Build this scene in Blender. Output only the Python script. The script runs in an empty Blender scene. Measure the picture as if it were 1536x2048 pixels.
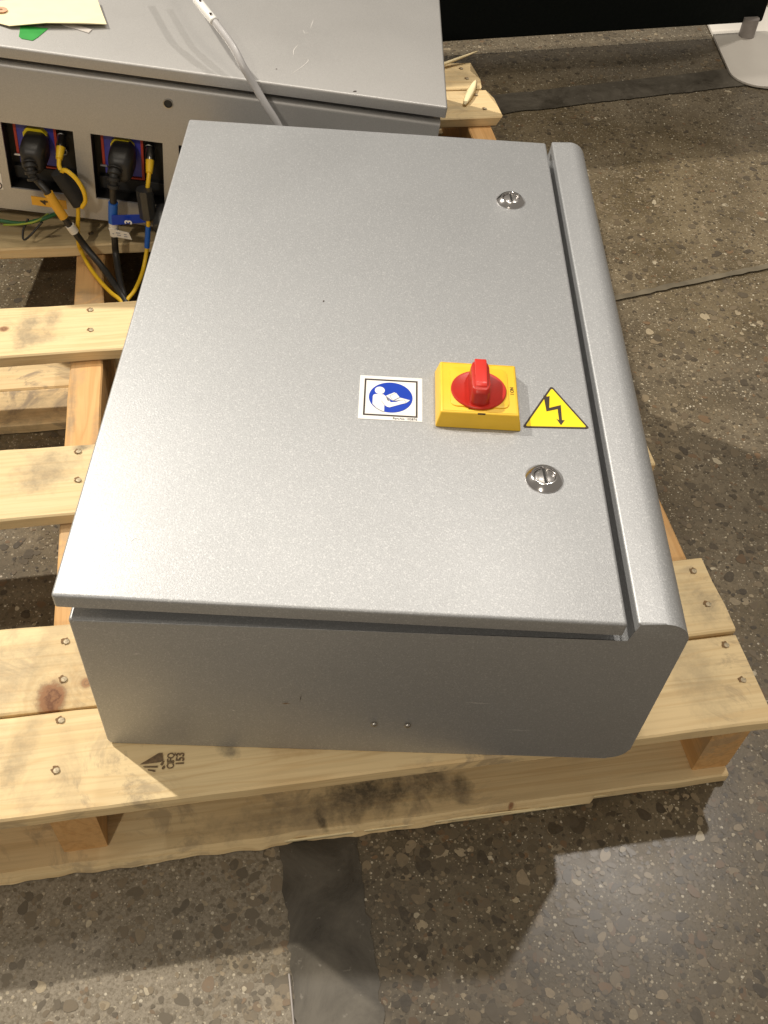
import bpy, bmesh, math, random
import numpy as np
from mathutils import Vector, Matrix, noise
random.seed(7); rng = np.random.default_rng(11)
U = 0.42                      # width of the front enclosure in metres; coordinates below are in multiples of it
S = bpy.context.scene
COL = S.collection

# ---------------------------------------------------------------- camera
cam = bpy.data.cameras.new('camera'); co = bpy.data.objects.new('camera', cam); COL.objects.link(co)
co.location = (0.454155*U, -0.888659*U, 1.748172*U)
co.rotation_euler = (0.707408, -0.0517064, 0.0174807)
cam.sensor_fit = 'VERTICAL'; cam.sensor_height = 24.0; cam.sensor_width = 18.0
cam.lens = 24.0*1972.786/2048
cam.clip_start = 0.02; cam.clip_end = 100
S.camera = co

# ---------------------------------------------------------------- world and lamps
w = bpy.data.worlds.new("World"); S.world = w; w.use_nodes = True
bg = w.node_tree.nodes['Background']
bg.inputs[0].default_value = (1.0, 0.90, 0.77, 1); bg.inputs[1].default_value = 0.27
def lamp(name, d, h, watts, size, col):
    """hall lamp or added fill, hung high: d is the horizontal run per unit of height, from the floor under the enclosure"""
    l = bpy.data.lights.new(name, 'AREA'); l.shape = 'DISK'; l.size = size; l.energy = watts; l.color = col
    o = bpy.data.objects.new(name, l); COL.objects.link(o)
    p = Vector((0.3*U + d[0]*h, 0.3*U + d[1]*h, h)); o.location = p
    o.rotation_euler = (Vector((0.3*U, 0.3*U, 0)) - p).to_track_quat('-Z', 'Y').to_euler()
lamp('hall_or_fill_lamp', (-0.82, 0.55), 6.0, 760, 0.16, (1.0, 0.93, 0.82))
lamp('hall_or_fill_lamp', (0.33, 0.40), 6.5, 130, 0.18, (1.0, 0.93, 0.84))
lamp('hall_or_fill_lamp', (-0.05, 0.42), 6.5, 60, 0.20, (1.0, 0.93, 0.84))
lamp('hall_or_fill_lamp', (-0.31, -1.07), 5.0, 120, 0.35, (1.0, 0.90, 0.76))
lamp('hall_or_fill_lamp', (-0.06, -0.03), 6.5, 70, 1.6, (1.0, 0.90, 0.74))  # broad overhead fill, added to brighten the shaded wood
S.view_settings.view_transform = 'Standard'; S.view_settings.look = 'None'
S.view_settings.exposure = 0.0; S.view_settings.gamma = 1.0

# ---------------------------------------------------------------- helpers
def put(o, parent=None):
    COL.objects.link(o)
    if parent is not None: o.parent = parent
    return o
def tag(o, label=None, cat=None, group=None, kind=None):
    if label: o['label'] = label
    if cat: o['category'] = cat
    if group: o['group'] = group
    if kind: o['kind'] = kind
    return o
def empty(name, loc, rot=(0, 0, 0)):
    o = bpy.data.objects.new(name, None); put(o); o.empty_display_size = 0.05
    o.location = [a*U for a in loc]; o.rotation_euler = rot
    return o
def shade(me, smooth):
    if smooth is True:
        me.polygons.foreach_set('use_smooth', [True]*len(me.polygons))
    elif smooth:
        me.polygons.foreach_set('use_smooth', [True]*len(me.polygons))
        try: me.set_sharp_from_angle(angle=math.radians(smooth))
        except Exception: pass
def from_bm(name, bm, mat, parent=None, smooth=None, loc=None, rot=None):
    bmesh.ops.recalc_face_normals(bm, faces=bm.faces)
    for v in bm.verts: v.co *= U
    me = bpy.data.meshes.new(name); bm.to_mesh(me); bm.free(); me.materials.append(mat)
    shade(me, smooth)
    o = bpy.data.objects.new(name, me); put(o, parent)
    if loc: o.location = [a*U for a in loc]
    if rot: o.rotation_euler = rot
    return o
def bm_prism(pts, z0, z1, bm=None, axis='z'):
    bm = bm or bmesh.new()
    def P(x, y, z): return (x, y, z) if axis == 'z' else ((x, z, y) if axis == 'y' else (z, x, y))
    a = [bm.verts.new(P(x, y, z0)) for x, y in pts]; b = [bm.verts.new(P(x, y, z1)) for x, y in pts]
    n = len(pts); bm.faces.new(a[::-1]); bm.faces.new(b)
    for i in range(n): bm.faces.new((a[i], a[(i+1) % n], b[(i+1) % n], b[i]))
    return bm
def bm_box(lo, hi, bm=None):
    return bm_prism([(lo[0], lo[1]), (hi[0], lo[1]), (hi[0], hi[1]), (lo[0], hi[1])], lo[2], hi[2], bm)
def bev(bm, w_, seg=3, sel=None):
    es = [e for e in bm.edges if sel is None or sel(e)]
    bmesh.ops.bevel(bm, geom=es, offset=w_, segments=seg, profile=0.5, affect='EDGES', clamp_overlap=True)
    return bm
def arc(cx, cy, r, a0, a1, n=8):
    return [(cx + r*math.cos(math.radians(a0+(a1-a0)*i/n)), cy + r*math.sin(math.radians(a0+(a1-a0)*i/n))) for i in range(n+1)]
def bm_lathe(prof, c=(0, 0, 0), n=48, bm=None, close=True):
    bm = bm or bmesh.new(); rings = []
    for r_, z in prof:
        rings.append([bm.verts.new((c[0]+r_*math.cos(2*math.pi*i/n), c[1]+r_*math.sin(2*math.pi*i/n), c[2]+z)) for i in range(n)])
    for a, b in zip(rings, rings[1:]):
        for i in range(n): bm.faces.new((a[i], a[(i+1) % n], b[(i+1) % n], b[i]))
    if close: bm.faces.new(rings[0][::-1]); bm.faces.new(rings[-1])
    return bm
def spline(pts, k=8):
    P = [Vector(p) for p in pts]; P = [2*P[0]-P[1]] + P + [2*P[-1]-P[-2]]; out = []
    for i in range(1, len(P)-2):
        for j in range(k):
            t = j/k; a, b, c, d = P[i-1], P[i], P[i+1], P[i+2]
            out.append(0.5*((2*b)+(c-a)*t+(2*a-5*b+4*c-d)*t*t+(3*b-a-3*c+d)*t**3))
    out.append(P[-2]); return out
def bm_tube(pts, r, n=12, bm=None, k=8, smoothpath=True):
    bm = bm or bmesh.new(); P = spline(pts, k) if smoothpath else [Vector(p) for p in pts]
    up = Vector((0.31, 0.2, 0.93)); rings = []; m = len(P)
    for i, p in enumerate(P):
        t = (P[min(i+1, m-1)]-P[max(i-1, 0)]).normalized()
        up = (up - t*up.dot(t)).normalized(); s = t.cross(up)
        rr = r(i/(m-1)) if callable(r) else r
        rings.append([bm.verts.new(p + rr*(up*math.cos(2*math.pi*j/n)+s*math.sin(2*math.pi*j/n))) for j in range(n)])
    for a, b in zip(rings, rings[1:]):
        for j in range(n): bm.faces.new((a[j], a[(j+1) % n], b[(j+1) % n], b[j]))
    bm.faces.new(rings[0][::-1]); bm.faces.new(rings[-1])
    return bm
def text(name, body, size, mat, parent, loc, rot=0, depth=0.0006, bold=0.0, sx=1.0, matrix=None):
    cu = bpy.data.curves.new(name, 'FONT'); cu.body = body; cu.size = size*U; cu.align_x = 'CENTER'; cu.align_y = 'CENTER'
    cu.offset = bold*size*U; cu.extrude = depth*U*0.5; cu.resolution_u = 4
    t = bpy.data.objects.new(name, cu); COL.objects.link(t)
    bpy.context.view_layer.update()
    me = bpy.data.meshes.new_from_object(t.evaluated_get(bpy.context.evaluated_depsgraph_get()))
    bpy.data.objects.remove(t); bpy.data.curves.remove(cu)
    me.name = name; me.materials.clear(); me.materials.append(mat)
    me.transform(Matrix.Diagonal((sx, 1, 1, 1)))
    if matrix: me.transform(matrix)
    o = bpy.data.objects.new(name, me); put(o, parent); o.location = [a*U for a in loc]; o.rotation_euler = (0, 0, rot)
    return o
def copy_part(src, parent, loc, rotz=0.0):
    o = src.copy(); COL.objects.link(o); o.parent = parent; o.location = [a*U for a in loc]; o.rotation_euler = (0, 0, rotz)
    return o

# ---------------------------------------------------------------- materials
class NT:
    def __init__(s, name):
        s.m = bpy.data.materials.new(name); s.m.use_nodes = True; s.t = s.m.node_tree
        s.b = s.t.nodes['Principled BSDF']
    def n(s, typ, **kw):
        nd = s.t.nodes.new(typ)
        for k, v in kw.items():
            if k in ('operation', 'blend_type', 'data_type', 'feature', 'wave_type', 'bands_direction', 'noise_dimensions', 'attribute_name', 'mode', 'rings_direction', 'wave_profile', 'distance'): setattr(nd, k, v)
            else: nd.inputs[k].default_value = v
        return nd
    def l(s, a, b): s.t.links.new(a, b)
    def math(s, op, a, b=None, c=None, clamp=False):
        nd = s.t.nodes.new('ShaderNodeMath'); nd.operation = op; nd.use_clamp = clamp
        for i, v in enumerate((a, b, c)):
            if v is None: continue
            if isinstance(v, (int, float)): nd.inputs[i].default_value = v
            else: s.l(v, nd.inputs[i])
        return nd.outputs[0]
    def mix(s, fac, a, b, bt='MIX'):
        nd = s.t.nodes.new('ShaderNodeMix'); nd.data_type = 'RGBA'; nd.blend_type = bt
        for k, v in ((0, fac), (6, a), (7, b)):
            if isinstance(v, (int, float)): nd.inputs[k].default_value = v
            elif isinstance(v, tuple): nd.inputs[k].default_value = v if len(v) == 4 else (*v, 1)
            else: s.l(v, nd.inputs[k])
        return nd.outputs[2]
    def ramp(s, fac, stops, interp='LINEAR'):
        nd = s.t.nodes.new('ShaderNodeValToRGB'); nd.color_ramp.interpolation = interp
        e = nd.color_ramp.elements
        while len(e) < len(stops): e.new(0.5)
        for i, (p, c) in enumerate(stops):
            e[i].position = p; e[i].color = (*c, 1) if isinstance(c, tuple) else (c, c, c, 1)
        s.l(fac, nd.inputs[0]); return nd.outputs[0]
    def mapr(s, v, a, b, c, d):
        nd = s.t.nodes.new('ShaderNodeMapRange'); s.l(v, nd.inputs[0])
        for i, x in enumerate((a, b, c, d)): nd.inputs[i+1].default_value = x
        return nd.outputs[0]
    def coords(s, kind='Object', scale=(1, 1, 1), loc=(0, 0, 0), rot=(0, 0, 0)):
        tc = s.t.nodes.new('ShaderNodeTexCoord'); mp = s.t.nodes.new('ShaderNodeMapping')
        mp.inputs['Scale'].default_value = scale; mp.inputs['Location'].default_value = loc; mp.inputs['Rotation'].default_value = rot
        s.l(tc.outputs[kind], mp.inputs[0]); return mp.outputs[0]
    def noise(s, vec, scale, detail=3, rough=0.5, dist=0.0):
        nd = s.n('ShaderNodeTexNoise', Scale=scale, Detail=detail, Roughness=rough, Distortion=dist)
        s.l(vec, nd.inputs['Vector']); return nd.outputs[0]
    def bump(s, h, strength, dist, normal=None):
        nd = s.t.nodes.new('ShaderNodeBump'); nd.inputs['Strength'].default_value = strength; nd.inputs['Distance'].default_value = dist
        s.l(h, nd.inputs['Height'])
        if normal is not None: s.l(normal, nd.inputs['Normal'])
        return nd.outputs[0]
    def set(s, **kw):
        for k, v in kw.items():
            k = k.replace('_', ' ')
            if isinstance(v, (int, float)): s.b.inputs[k].default_value = v
            elif isinstance(v, tuple): s.b.inputs[k].default_value = (*v, 1) if len(v) == 3 else v
            else: s.l(v, s.b.inputs[k])
        return s.m

def plain(name, col, rough=0.5, metal=0.0, var=0.12, bump=0.0, spec=0.5, scale=60):
    t = NT(name); v = t.coords()
    nz = t.noise(v, scale, 4)
    c = t.mix(t.mapr(nz, 0.3, 0.7, 0, 1), tuple(a*(1-var) for a in col), tuple(min(1, a*(1+var)) for a in col))
    kw = dict(Base_Color=c, Roughness=t.mapr(t.noise(v, scale*0.4, 3), 0.3, 0.7, max(0.03, rough*0.85), min(1, rough*1.15)), Metallic=metal)
    t.b.inputs['Specular IOR Level'].default_value = spec
    if bump: kw['Normal'] = t.bump(t.noise(v, scale*8, 2), bump, 0.0004)
    return t.set(**kw)

def silver(name, base, rough, grain, bumpk, metal=0.6, flake=0.45):
    """silver hammertone powder coat: fine sparkle grains over a metallic flake base"""
    t = NT(name); v = t.coords()
    v1 = t.coords(rot=(0.61, 0.37, 0.83)); v2 = t.coords(rot=(1.1, 0.7, 2.1)); 
    g1 = t.noise(v1, grain, 3.0, 0.55, 0.4); g2 = t.noise(v2, grain*2.1, 2.0, 0.65, 0.5); big = t.noise(v, 5.0, 4, 0.6)
    c = t.mix(t.mapr(g2, 0.40, 0.62, 0, 1), tuple(a*0.84 for a in base), tuple(min(1, a*1.14) for a in base))
    fl = t.n('ShaderNodeTexVoronoi', Scale=grain*1.3, Randomness=1.0); t.l(v1, fl.inputs['Vector'])
    fc = t.n('ShaderNodeSeparateColor'); t.l(fl.outputs['Color'], fc.inputs[0])
    c = t.mix(t.mapr(fc.outputs[0], 0.86, 0.93, 0, flake), c, (0.80, 0.80, 0.79))
    c = t.mix(t.mapr(big, 0.35, 0.7, 0, 0.10), c, tuple(a*0.72 for a in base))
    # a few scuffs
    vs = t.coords(scale=(1, 7, 1), rot=(0, 0, 0.5)); sc = t.noise(vs, 22, 6, 0.75, 0.6)
    c = t.mix(t.mapr(sc, 0.70, 0.76, 0, 0.20), c, (0.78, 0.77, 0.74))
    n1 = t.bump(g1, bumpk, 0.0009); n2 = t.bump(g2, bumpk*0.8, 0.0004, n1)
    t.b.inputs['Coat Weight'].default_value = 0.45; t.b.inputs['Coat Roughness'].default_value = 0.34
    return t.set(Base_Color=c, Metallic=metal, Roughness=t.mapr(big, 0.3, 0.7, rough*0.92, rough*1.08), Normal=n2)

SILVER = silver('silver_hammered_paint', (0.385, 0.392, 0.40), 0.54, 760, 0.20, 0.60, 0.20)
SILVER_SIDE = SILVER
SILVER2 = silver('silver_smooth_paint', (0.47, 0.46, 0.445), 0.50, 1100, 0.06, 0.55, 0.10)

def wood(name, light, dark, seed, axis='x', knots=(), stains=(), grey=0.25, gk=1.0):
    """sawn softwood: coordinates local to the board, long side along axis"""
    t = NT(name)
    off = (seed*3.7, seed*1.9, seed*0.7)
    v = t.coords(loc=off); base = t.coords()
    sc = (1.6, 26, 26) if axis == 'x' else (26, 1.6, 26)
    vs = t.coords(scale=sc, loc=off)
    rings = t.noise(vs, 1.0, 3, 0.55, 0.9)
    ring2 = t.math('FRACT', t.math('MULTIPLY', rings, 7.0))
    ringf = t.math('ABSOLUTE', t.math('SUBTRACT', t.math('MULTIPLY', ring2, 2.0), 1.0))
    fs = (9, 300, 300) if axis == 'x' else (300, 9, 300)
    fine = t.noise(t.coords(scale=fs, loc=off), 1.0, 2, 0.6)
    broad = t.noise(v, 7.0, 4, 0.6)
    c = t.mix(t.mapr(ringf, 0.55, 1.0, 0, 0.55*gk), light, dark)
    c = t.mix(t.mapr(broad, 0.35, 0.7, 0, 0.35), c, tuple(a*b for a, b in zip(dark, (1.08, 1.0, 0.9))))
    c = t.mix(t.mapr(fine, 0.45, 0.75, 0, 0.30), c, tuple(a*0.62 for a in dark))
    # grey handling dirt in soft patches
    dirt = t.noise(v, 16, 6, 0.7, 1.2); patch = t.noise(v, 5.5, 2)
    df = t.math('MULTIPLY', t.mapr(dirt, 0.49, 0.60, 0, 1), t.mapr(patch, 0.42, 0.54, 0, min(1.0, grey*1.5)))
    c = t.mix(df, c, (0.33, 0.255, 0.165))
    sep = t.t.nodes.new('ShaderNodeSeparateXYZ'); t.l(base, sep.inputs[0])
    wob = t.noise(base, 60, 4, 0.7); hn = None
    def blob(x, y, rx, ry, ang=0.0, soft=0.5, wobk=0.9):
        dx = t.math('SUBTRACT', sep.outputs[0], x*U); dy = t.math('SUBTRACT', sep.outputs[1], y*U)
        ca, sa = math.cos(ang), math.sin(ang)
        ux = t.math('DIVIDE', t.math('ADD', t.math('MULTIPLY', dx, ca), t.math('MULTIPLY', dy, sa)), rx*U)
        uy = t.math('DIVIDE', t.math('SUBTRACT', t.math('MULTIPLY', dy, ca), t.math('MULTIPLY', dx, sa)), ry*U)
        d = t.math('SQRT', t.math('ADD', t.math('MULTIPLY', ux, ux), t.math('MULTIPLY', uy, uy)))
        d2 = t.math('ADD', d, t.math('MULTIPLY', t.math('SUBTRACT', wob, 0.5), wobk))
        return t.mapr(d2, 1.0-soft, 1.0+soft, 1, 0), d
    for (x, y, rx, ry, ang, k, colr) in stains:
        m, _ = blob(x, y, rx, ry, ang, 0.45, 2.2)
        streak = t.mapr(t.noise(t.coords(scale=(30, 30, 30), rot=(0, 0, ang+0.3), loc=off), 1.6, 5, 0.75), 0.36, 0.62, 0.35, 1)
        c = t.mix(t.math('MULTIPLY', t.math('MULTIPLY', m, streak), k), c, colr)
    for (x, y, rx, ry, k) in knots:
        m, d = blob(x, y, rx, ry, 0.0, 0.25, 1.3)
        halo, _ = blob(x, y, rx*2.4, ry*2.4, 0.0, 0.6, 0.5)
        rr = t.math('ABSOLUTE', t.math('SINE', t.math('ADD', t.math('MULTIPLY', d, 5.0), t.math('MULTIPLY', wob, 9.0))))
        c = t.mix(t.math('MULTIPLY', t.math('MULTIPLY', halo, t.mapr(t.math('MULTIPLY', rr, wob), 0.2, 0.6, 0, 1)), 0.32), c, (0.42, 0.25, 0.11))
        c = t.mix(t.math('MULTIPLY', m, k), c, t.mix(rr, (0.16, 0.07, 0.035), (0.30, 0.15, 0.07)))
    nrm = t.bump(fine, 0.35, 0.0006); nrm = t.bump(dirt, 0.25, 0.0008, nrm)
    t.b.inputs['Specular IOR Level'].default_value = 0.3
    return t.set(Base_Color=c, Roughness=0.62, Normal=nrm)

PINE_L, PINE_D = (0.75, 0.59, 0.335), (0.62, 0.44, 0.22)
GREY = (0.235, 0.19, 0.13)

CHROME = NT('chrome'); CHROME = CHROME.set(Base_Color=(0.62, 0.60, 0.59), Metallic=1.0, Roughness=0.16)
BRUSH = plain('worn_chrome', (0.40, 0.385, 0.375), 0.32, metal=0.85, var=0.15, scale=500)
DARKM = plain('dark_recess', (0.012, 0.011, 0.010), 0.55)
GASKET = plain('black_gasket', (0.02, 0.02, 0.02), 0.6)
YEL = plain('yellow_plastic', (0.84, 0.52, 0.035), 0.42, var=0.03, bump=0.12)
RED = plain('red_plastic', (0.46, 0.020, 0.010), 0.38, var=0.05, bump=0.10)
RED2 = plain('bright_red_plastic', (0.62, 0.025, 0.015), 0.35, var=0.03)
INK = plain('black_ink', (0.035, 0.022, 0.015), 0.5)
VINYL_W = plain('white_vinyl', (0.80, 0.79, 0.76), 0.35, var=0.02)
VINYL_B = plain('blue_vinyl', (0.005, 0.045, 0.42), 0.35, var=0.06)
VINYL_Y = plain('yellow_vinyl', (0.85, 0.66, 0.015), 0.35, var=0.03)
LINE = plain('grey_ink', (0.30, 0.30, 0.34), 0.5)
RUBBER = plain('black_rubber', (0.022, 0.020, 0.018), 0.45, bump=0.2)
CORD_Y = plain('yellow_cord', (0.80, 0.50, 0.02), 0.4, var=0.06)
CORD_B = plain('blue_sleeve', (0.015, 0.12, 0.50), 0.4, var=0.1)
SLV_Y = plain('orange_yellow_sleeve', (0.72, 0.38, 0.03), 0.45, var=0.06)
FERR = plain('grey_black_ferrite', (0.028, 0.028, 0.027), 0.35, bump=0.25)
FOAM = plain('black_foam', (0.016, 0.015, 0.014), 0.9, bump=0.5)
HOSE = plain('pale_grey_tube', (0.46, 0.45, 0.45), 0.28, var=0.05)
PAPER = plain('manila_card', (0.86, 0.76, 0.49), 0.7, var=0.03, bump=0.05)
PAPERW = plain('white_label', (0.74, 0.70, 0.62), 0.5, var=0.03)
GREEN = plain('green_tape', (0.03, 0.30, 0.05), 0.5, var=0.1)
GREENW = plain('green_wire_insulation', (0.015, 0.10, 0.03), 0.4)
PINK = plain('salmon_reinforcement', (0.72, 0.38, 0.24), 0.7)
CLEAR = plain('cloudy_tape', (0.58, 0.54, 0.50), 0.25, var=0.05)
BLUEP = plain('blue_socket_panel', (0.045, 0.05, 0.40), 0.4, var=0.15)
REDP = plain('red_panel_line', (0.48, 0.05, 0.03), 0.5)
STEEL = plain('steel', (0.45, 0.43, 0.40), 0.3, metal=1.0)
NAILM = plain('bright_nail_steel', (0.40, 0.33, 0.22), 0.6, metal=0.35, var=0.4, scale=500)
HOLE = plain("torn_wood_shadow", (0.20, 0.12, 0.055), 0.9)
SPLINT = plain('fresh_split_wood', (0.84, 0.70, 0.42), 0.6, var=0.08)
STAMPINK = plain('brown_stamp_ink', (0.16, 0.105, 0.055), 0.8, var=0.4, scale=400)
FABRIC = plain('black_panel_fabric', (0.0075, 0.0095, 0.0085), 0.95, bump=0.6, spec=0.1, scale=300)
ENAMEL = plain('white_enamel', (0.66, 0.62, 0.56), 0.3, var=0.05, scale=8)
POSTM = plain('grey_post', (0.30, 0.27, 0.25), 0.4)
SCR2 = plain('dull_scratch', (0.60, 0.58, 0.55), 0.5)
SCRATCH = plain('scratch_to_primer', (0.82, 0.80, 0.76), 0.5)

# ---------------------------------------------------------------- floor
FZ = -0.2905
def floor_mat():
    t = NT('polished_aggregate_concrete'); v = t.coords()
    big = t.noise(v, 1.4, 4, 0.6); mid = t.noise(v, 9, 5, 0.65); fine = t.noise(v, 380, 3, 0.7)
    c = t.mix(t.mapr(mid, 0.35, 0.65, 0, 1), (0.092, 0.070, 0.040), (0.178, 0.140, 0.086))
    c = t.mix(t.mapr(big, 0.40, 0.62, 0, 0.55), c, (0.115, 0.103, 0.088))
    c = t.mix(t.mapr(fine, 0.50, 0.72, 0, 0.7), c, (0.060, 0.050, 0.034))
    for sc_, lo, hi, dark in ((210, 0.12, 0.20, 0), (430, 0.10, 0.22, 1)):
        vo = t.n('ShaderNodeTexVoronoi', Scale=sc_, Randomness=1.0); t.l(v, vo.inputs['Vector'])
        m = t.mapr(vo.outputs['Distance'], hi+0.12, lo+0.12, 0, 1)
        pick = t.n('ShaderNodeSeparateColor'); t.l(vo.outputs['Color'], pick.inputs[0])
        pr = t.ramp(pick.outputs[0], [(0.0, (0.05, 0.040, 0.028)), (0.35, (0.17, 0.14, 0.10)), (0.6, (0.27, 0.23, 0.165)), (0.86, (0.40, 0.34, 0.24)), (0.97, (0.6, 0.55, 0.44))])
        gate = t.mapr(pick.outputs[1], 0.40, 0.45, 0, 1)
        c = t.mix(t.math('MULTIPLY', t.math('MULTIPLY', m, gate), 0.75), c, pr)
    t.b.inputs['Specular IOR Level'].default_value = 0.26
    # floor left of the joint band blends paler at its near end
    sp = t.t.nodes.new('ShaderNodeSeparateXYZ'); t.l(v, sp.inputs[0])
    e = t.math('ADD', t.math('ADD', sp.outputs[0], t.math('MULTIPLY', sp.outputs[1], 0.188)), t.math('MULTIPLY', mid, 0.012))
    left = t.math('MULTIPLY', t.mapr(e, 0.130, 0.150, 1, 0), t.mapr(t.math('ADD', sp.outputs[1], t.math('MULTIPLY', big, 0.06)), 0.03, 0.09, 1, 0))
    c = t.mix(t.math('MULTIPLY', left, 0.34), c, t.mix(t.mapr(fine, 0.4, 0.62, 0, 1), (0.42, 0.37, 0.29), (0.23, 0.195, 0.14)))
    r_ = t.mapr(mid, 0.3, 0.7, 0.24, 0.36)
    return t.set(Base_Color=c, Roughness=r_, Normal=t.bump(fine, 0.10, 0.0006))
def strip_mat():
    t = NT('smooth_grey_joint_filler'); v = t.coords()
    a = t.noise(v, 11, 7, 0.72, 0.8); b = t.noise(v, 120, 3, 0.6)
    c = t.mix(t.mapr(a, 0.38, 0.62, 0, 1), (0.048, 0.041, 0.031), (0.105, 0.092, 0.072))
    c = t.mix(t.mapr(b, 0.66, 0.74, 0, 0.6), c, (0.20, 0.18, 0.15))
    t.b.inputs['Specular IOR Level'].default_value = 0.3
    return t.set(Base_Color=c, Roughness=t.mapr(a, 0.3, 0.7, 0.26, 0.36), Normal=t.bump(b, 0.08, 0.0006))
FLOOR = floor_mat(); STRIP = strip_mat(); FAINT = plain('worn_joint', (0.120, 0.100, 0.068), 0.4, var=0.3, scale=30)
bm = bm_box((-16, -10, FZ-0.25), (18, 26, FZ))
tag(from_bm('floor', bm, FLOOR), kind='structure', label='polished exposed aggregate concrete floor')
STR = [  # centre line from a to b, half width
    ((0.805, -2.2), (0.402, -0.05), (-0.19, 3.1), 0.081),
    ((-3.0, 1.85), (1.0, 3.175), (6.0, 4.9), 0.078),
    ((-1.0, 0.92), (1.30, 1.86), (6.0, 3.75), 0.012),
]
def wobble_strip(a, b, c_, hw, z, th, seed):
    pts = []
    for p, q, n in ((a, b, 160), (b, c_, 160)):
        for i in range(n): pts.append((p[0]+(q[0]-p[0])*i/n, p[1]+(q[1]-p[1])*i/n))
    pts.append(c_); d = Vector((c_[0]-a[0], c_[1]-a[1])).normalized(); nx, ny = -d.y, d.x
    bm = bmesh.new(); top = []
    for i, (x, y) in enumerate(pts):
        w1 = hw*(1+0.10*noise.noise(Vector((i*0.3, seed, 0)))) + 0.010*noise.noise(Vector((i*3.1, seed, 2)))
        w2 = hw*(1+0.10*noise.noise(Vector((i*0.3, seed, 7)))) + 0.010*noise.noise(Vector((i*3.1, seed, 9)))
        top.append((bm.verts.new((x+nx*w1, y+ny*w1, z)), bm.verts.new((x-nx*w2, y-ny*w2, z))))
    for (p, q), (r_, s_) in zip(top, top[1:]): bm.faces.new((p, q, s_, r_))
    return bm
for i, (a, b, c_, hw) in enumerate(STR):
    o = from_bm('floor_joint', wobble_strip(a, b, c_, hw, FZ+0.0042+0.0012*i, 0, i*5+1), FAINT if i == 2 else STRIP)
    tag(o, kind='structure', label=['smooth dark grey joint band running towards the viewer', 'smooth grey joint band crossing the floor beyond the pallet', 'thin faint joint line crossing the floor'][i])
# raised metal edge along the near joint
tag(from_bm('joint_edge_bead', bm_tube([(0.512, -1.15, FZ+0.0045), (0.384, -0.43, FZ+0.0045), (0.366, -0.33, FZ+0.0045)], 0.0022, 6), POSTM), kind='structure')

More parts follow.
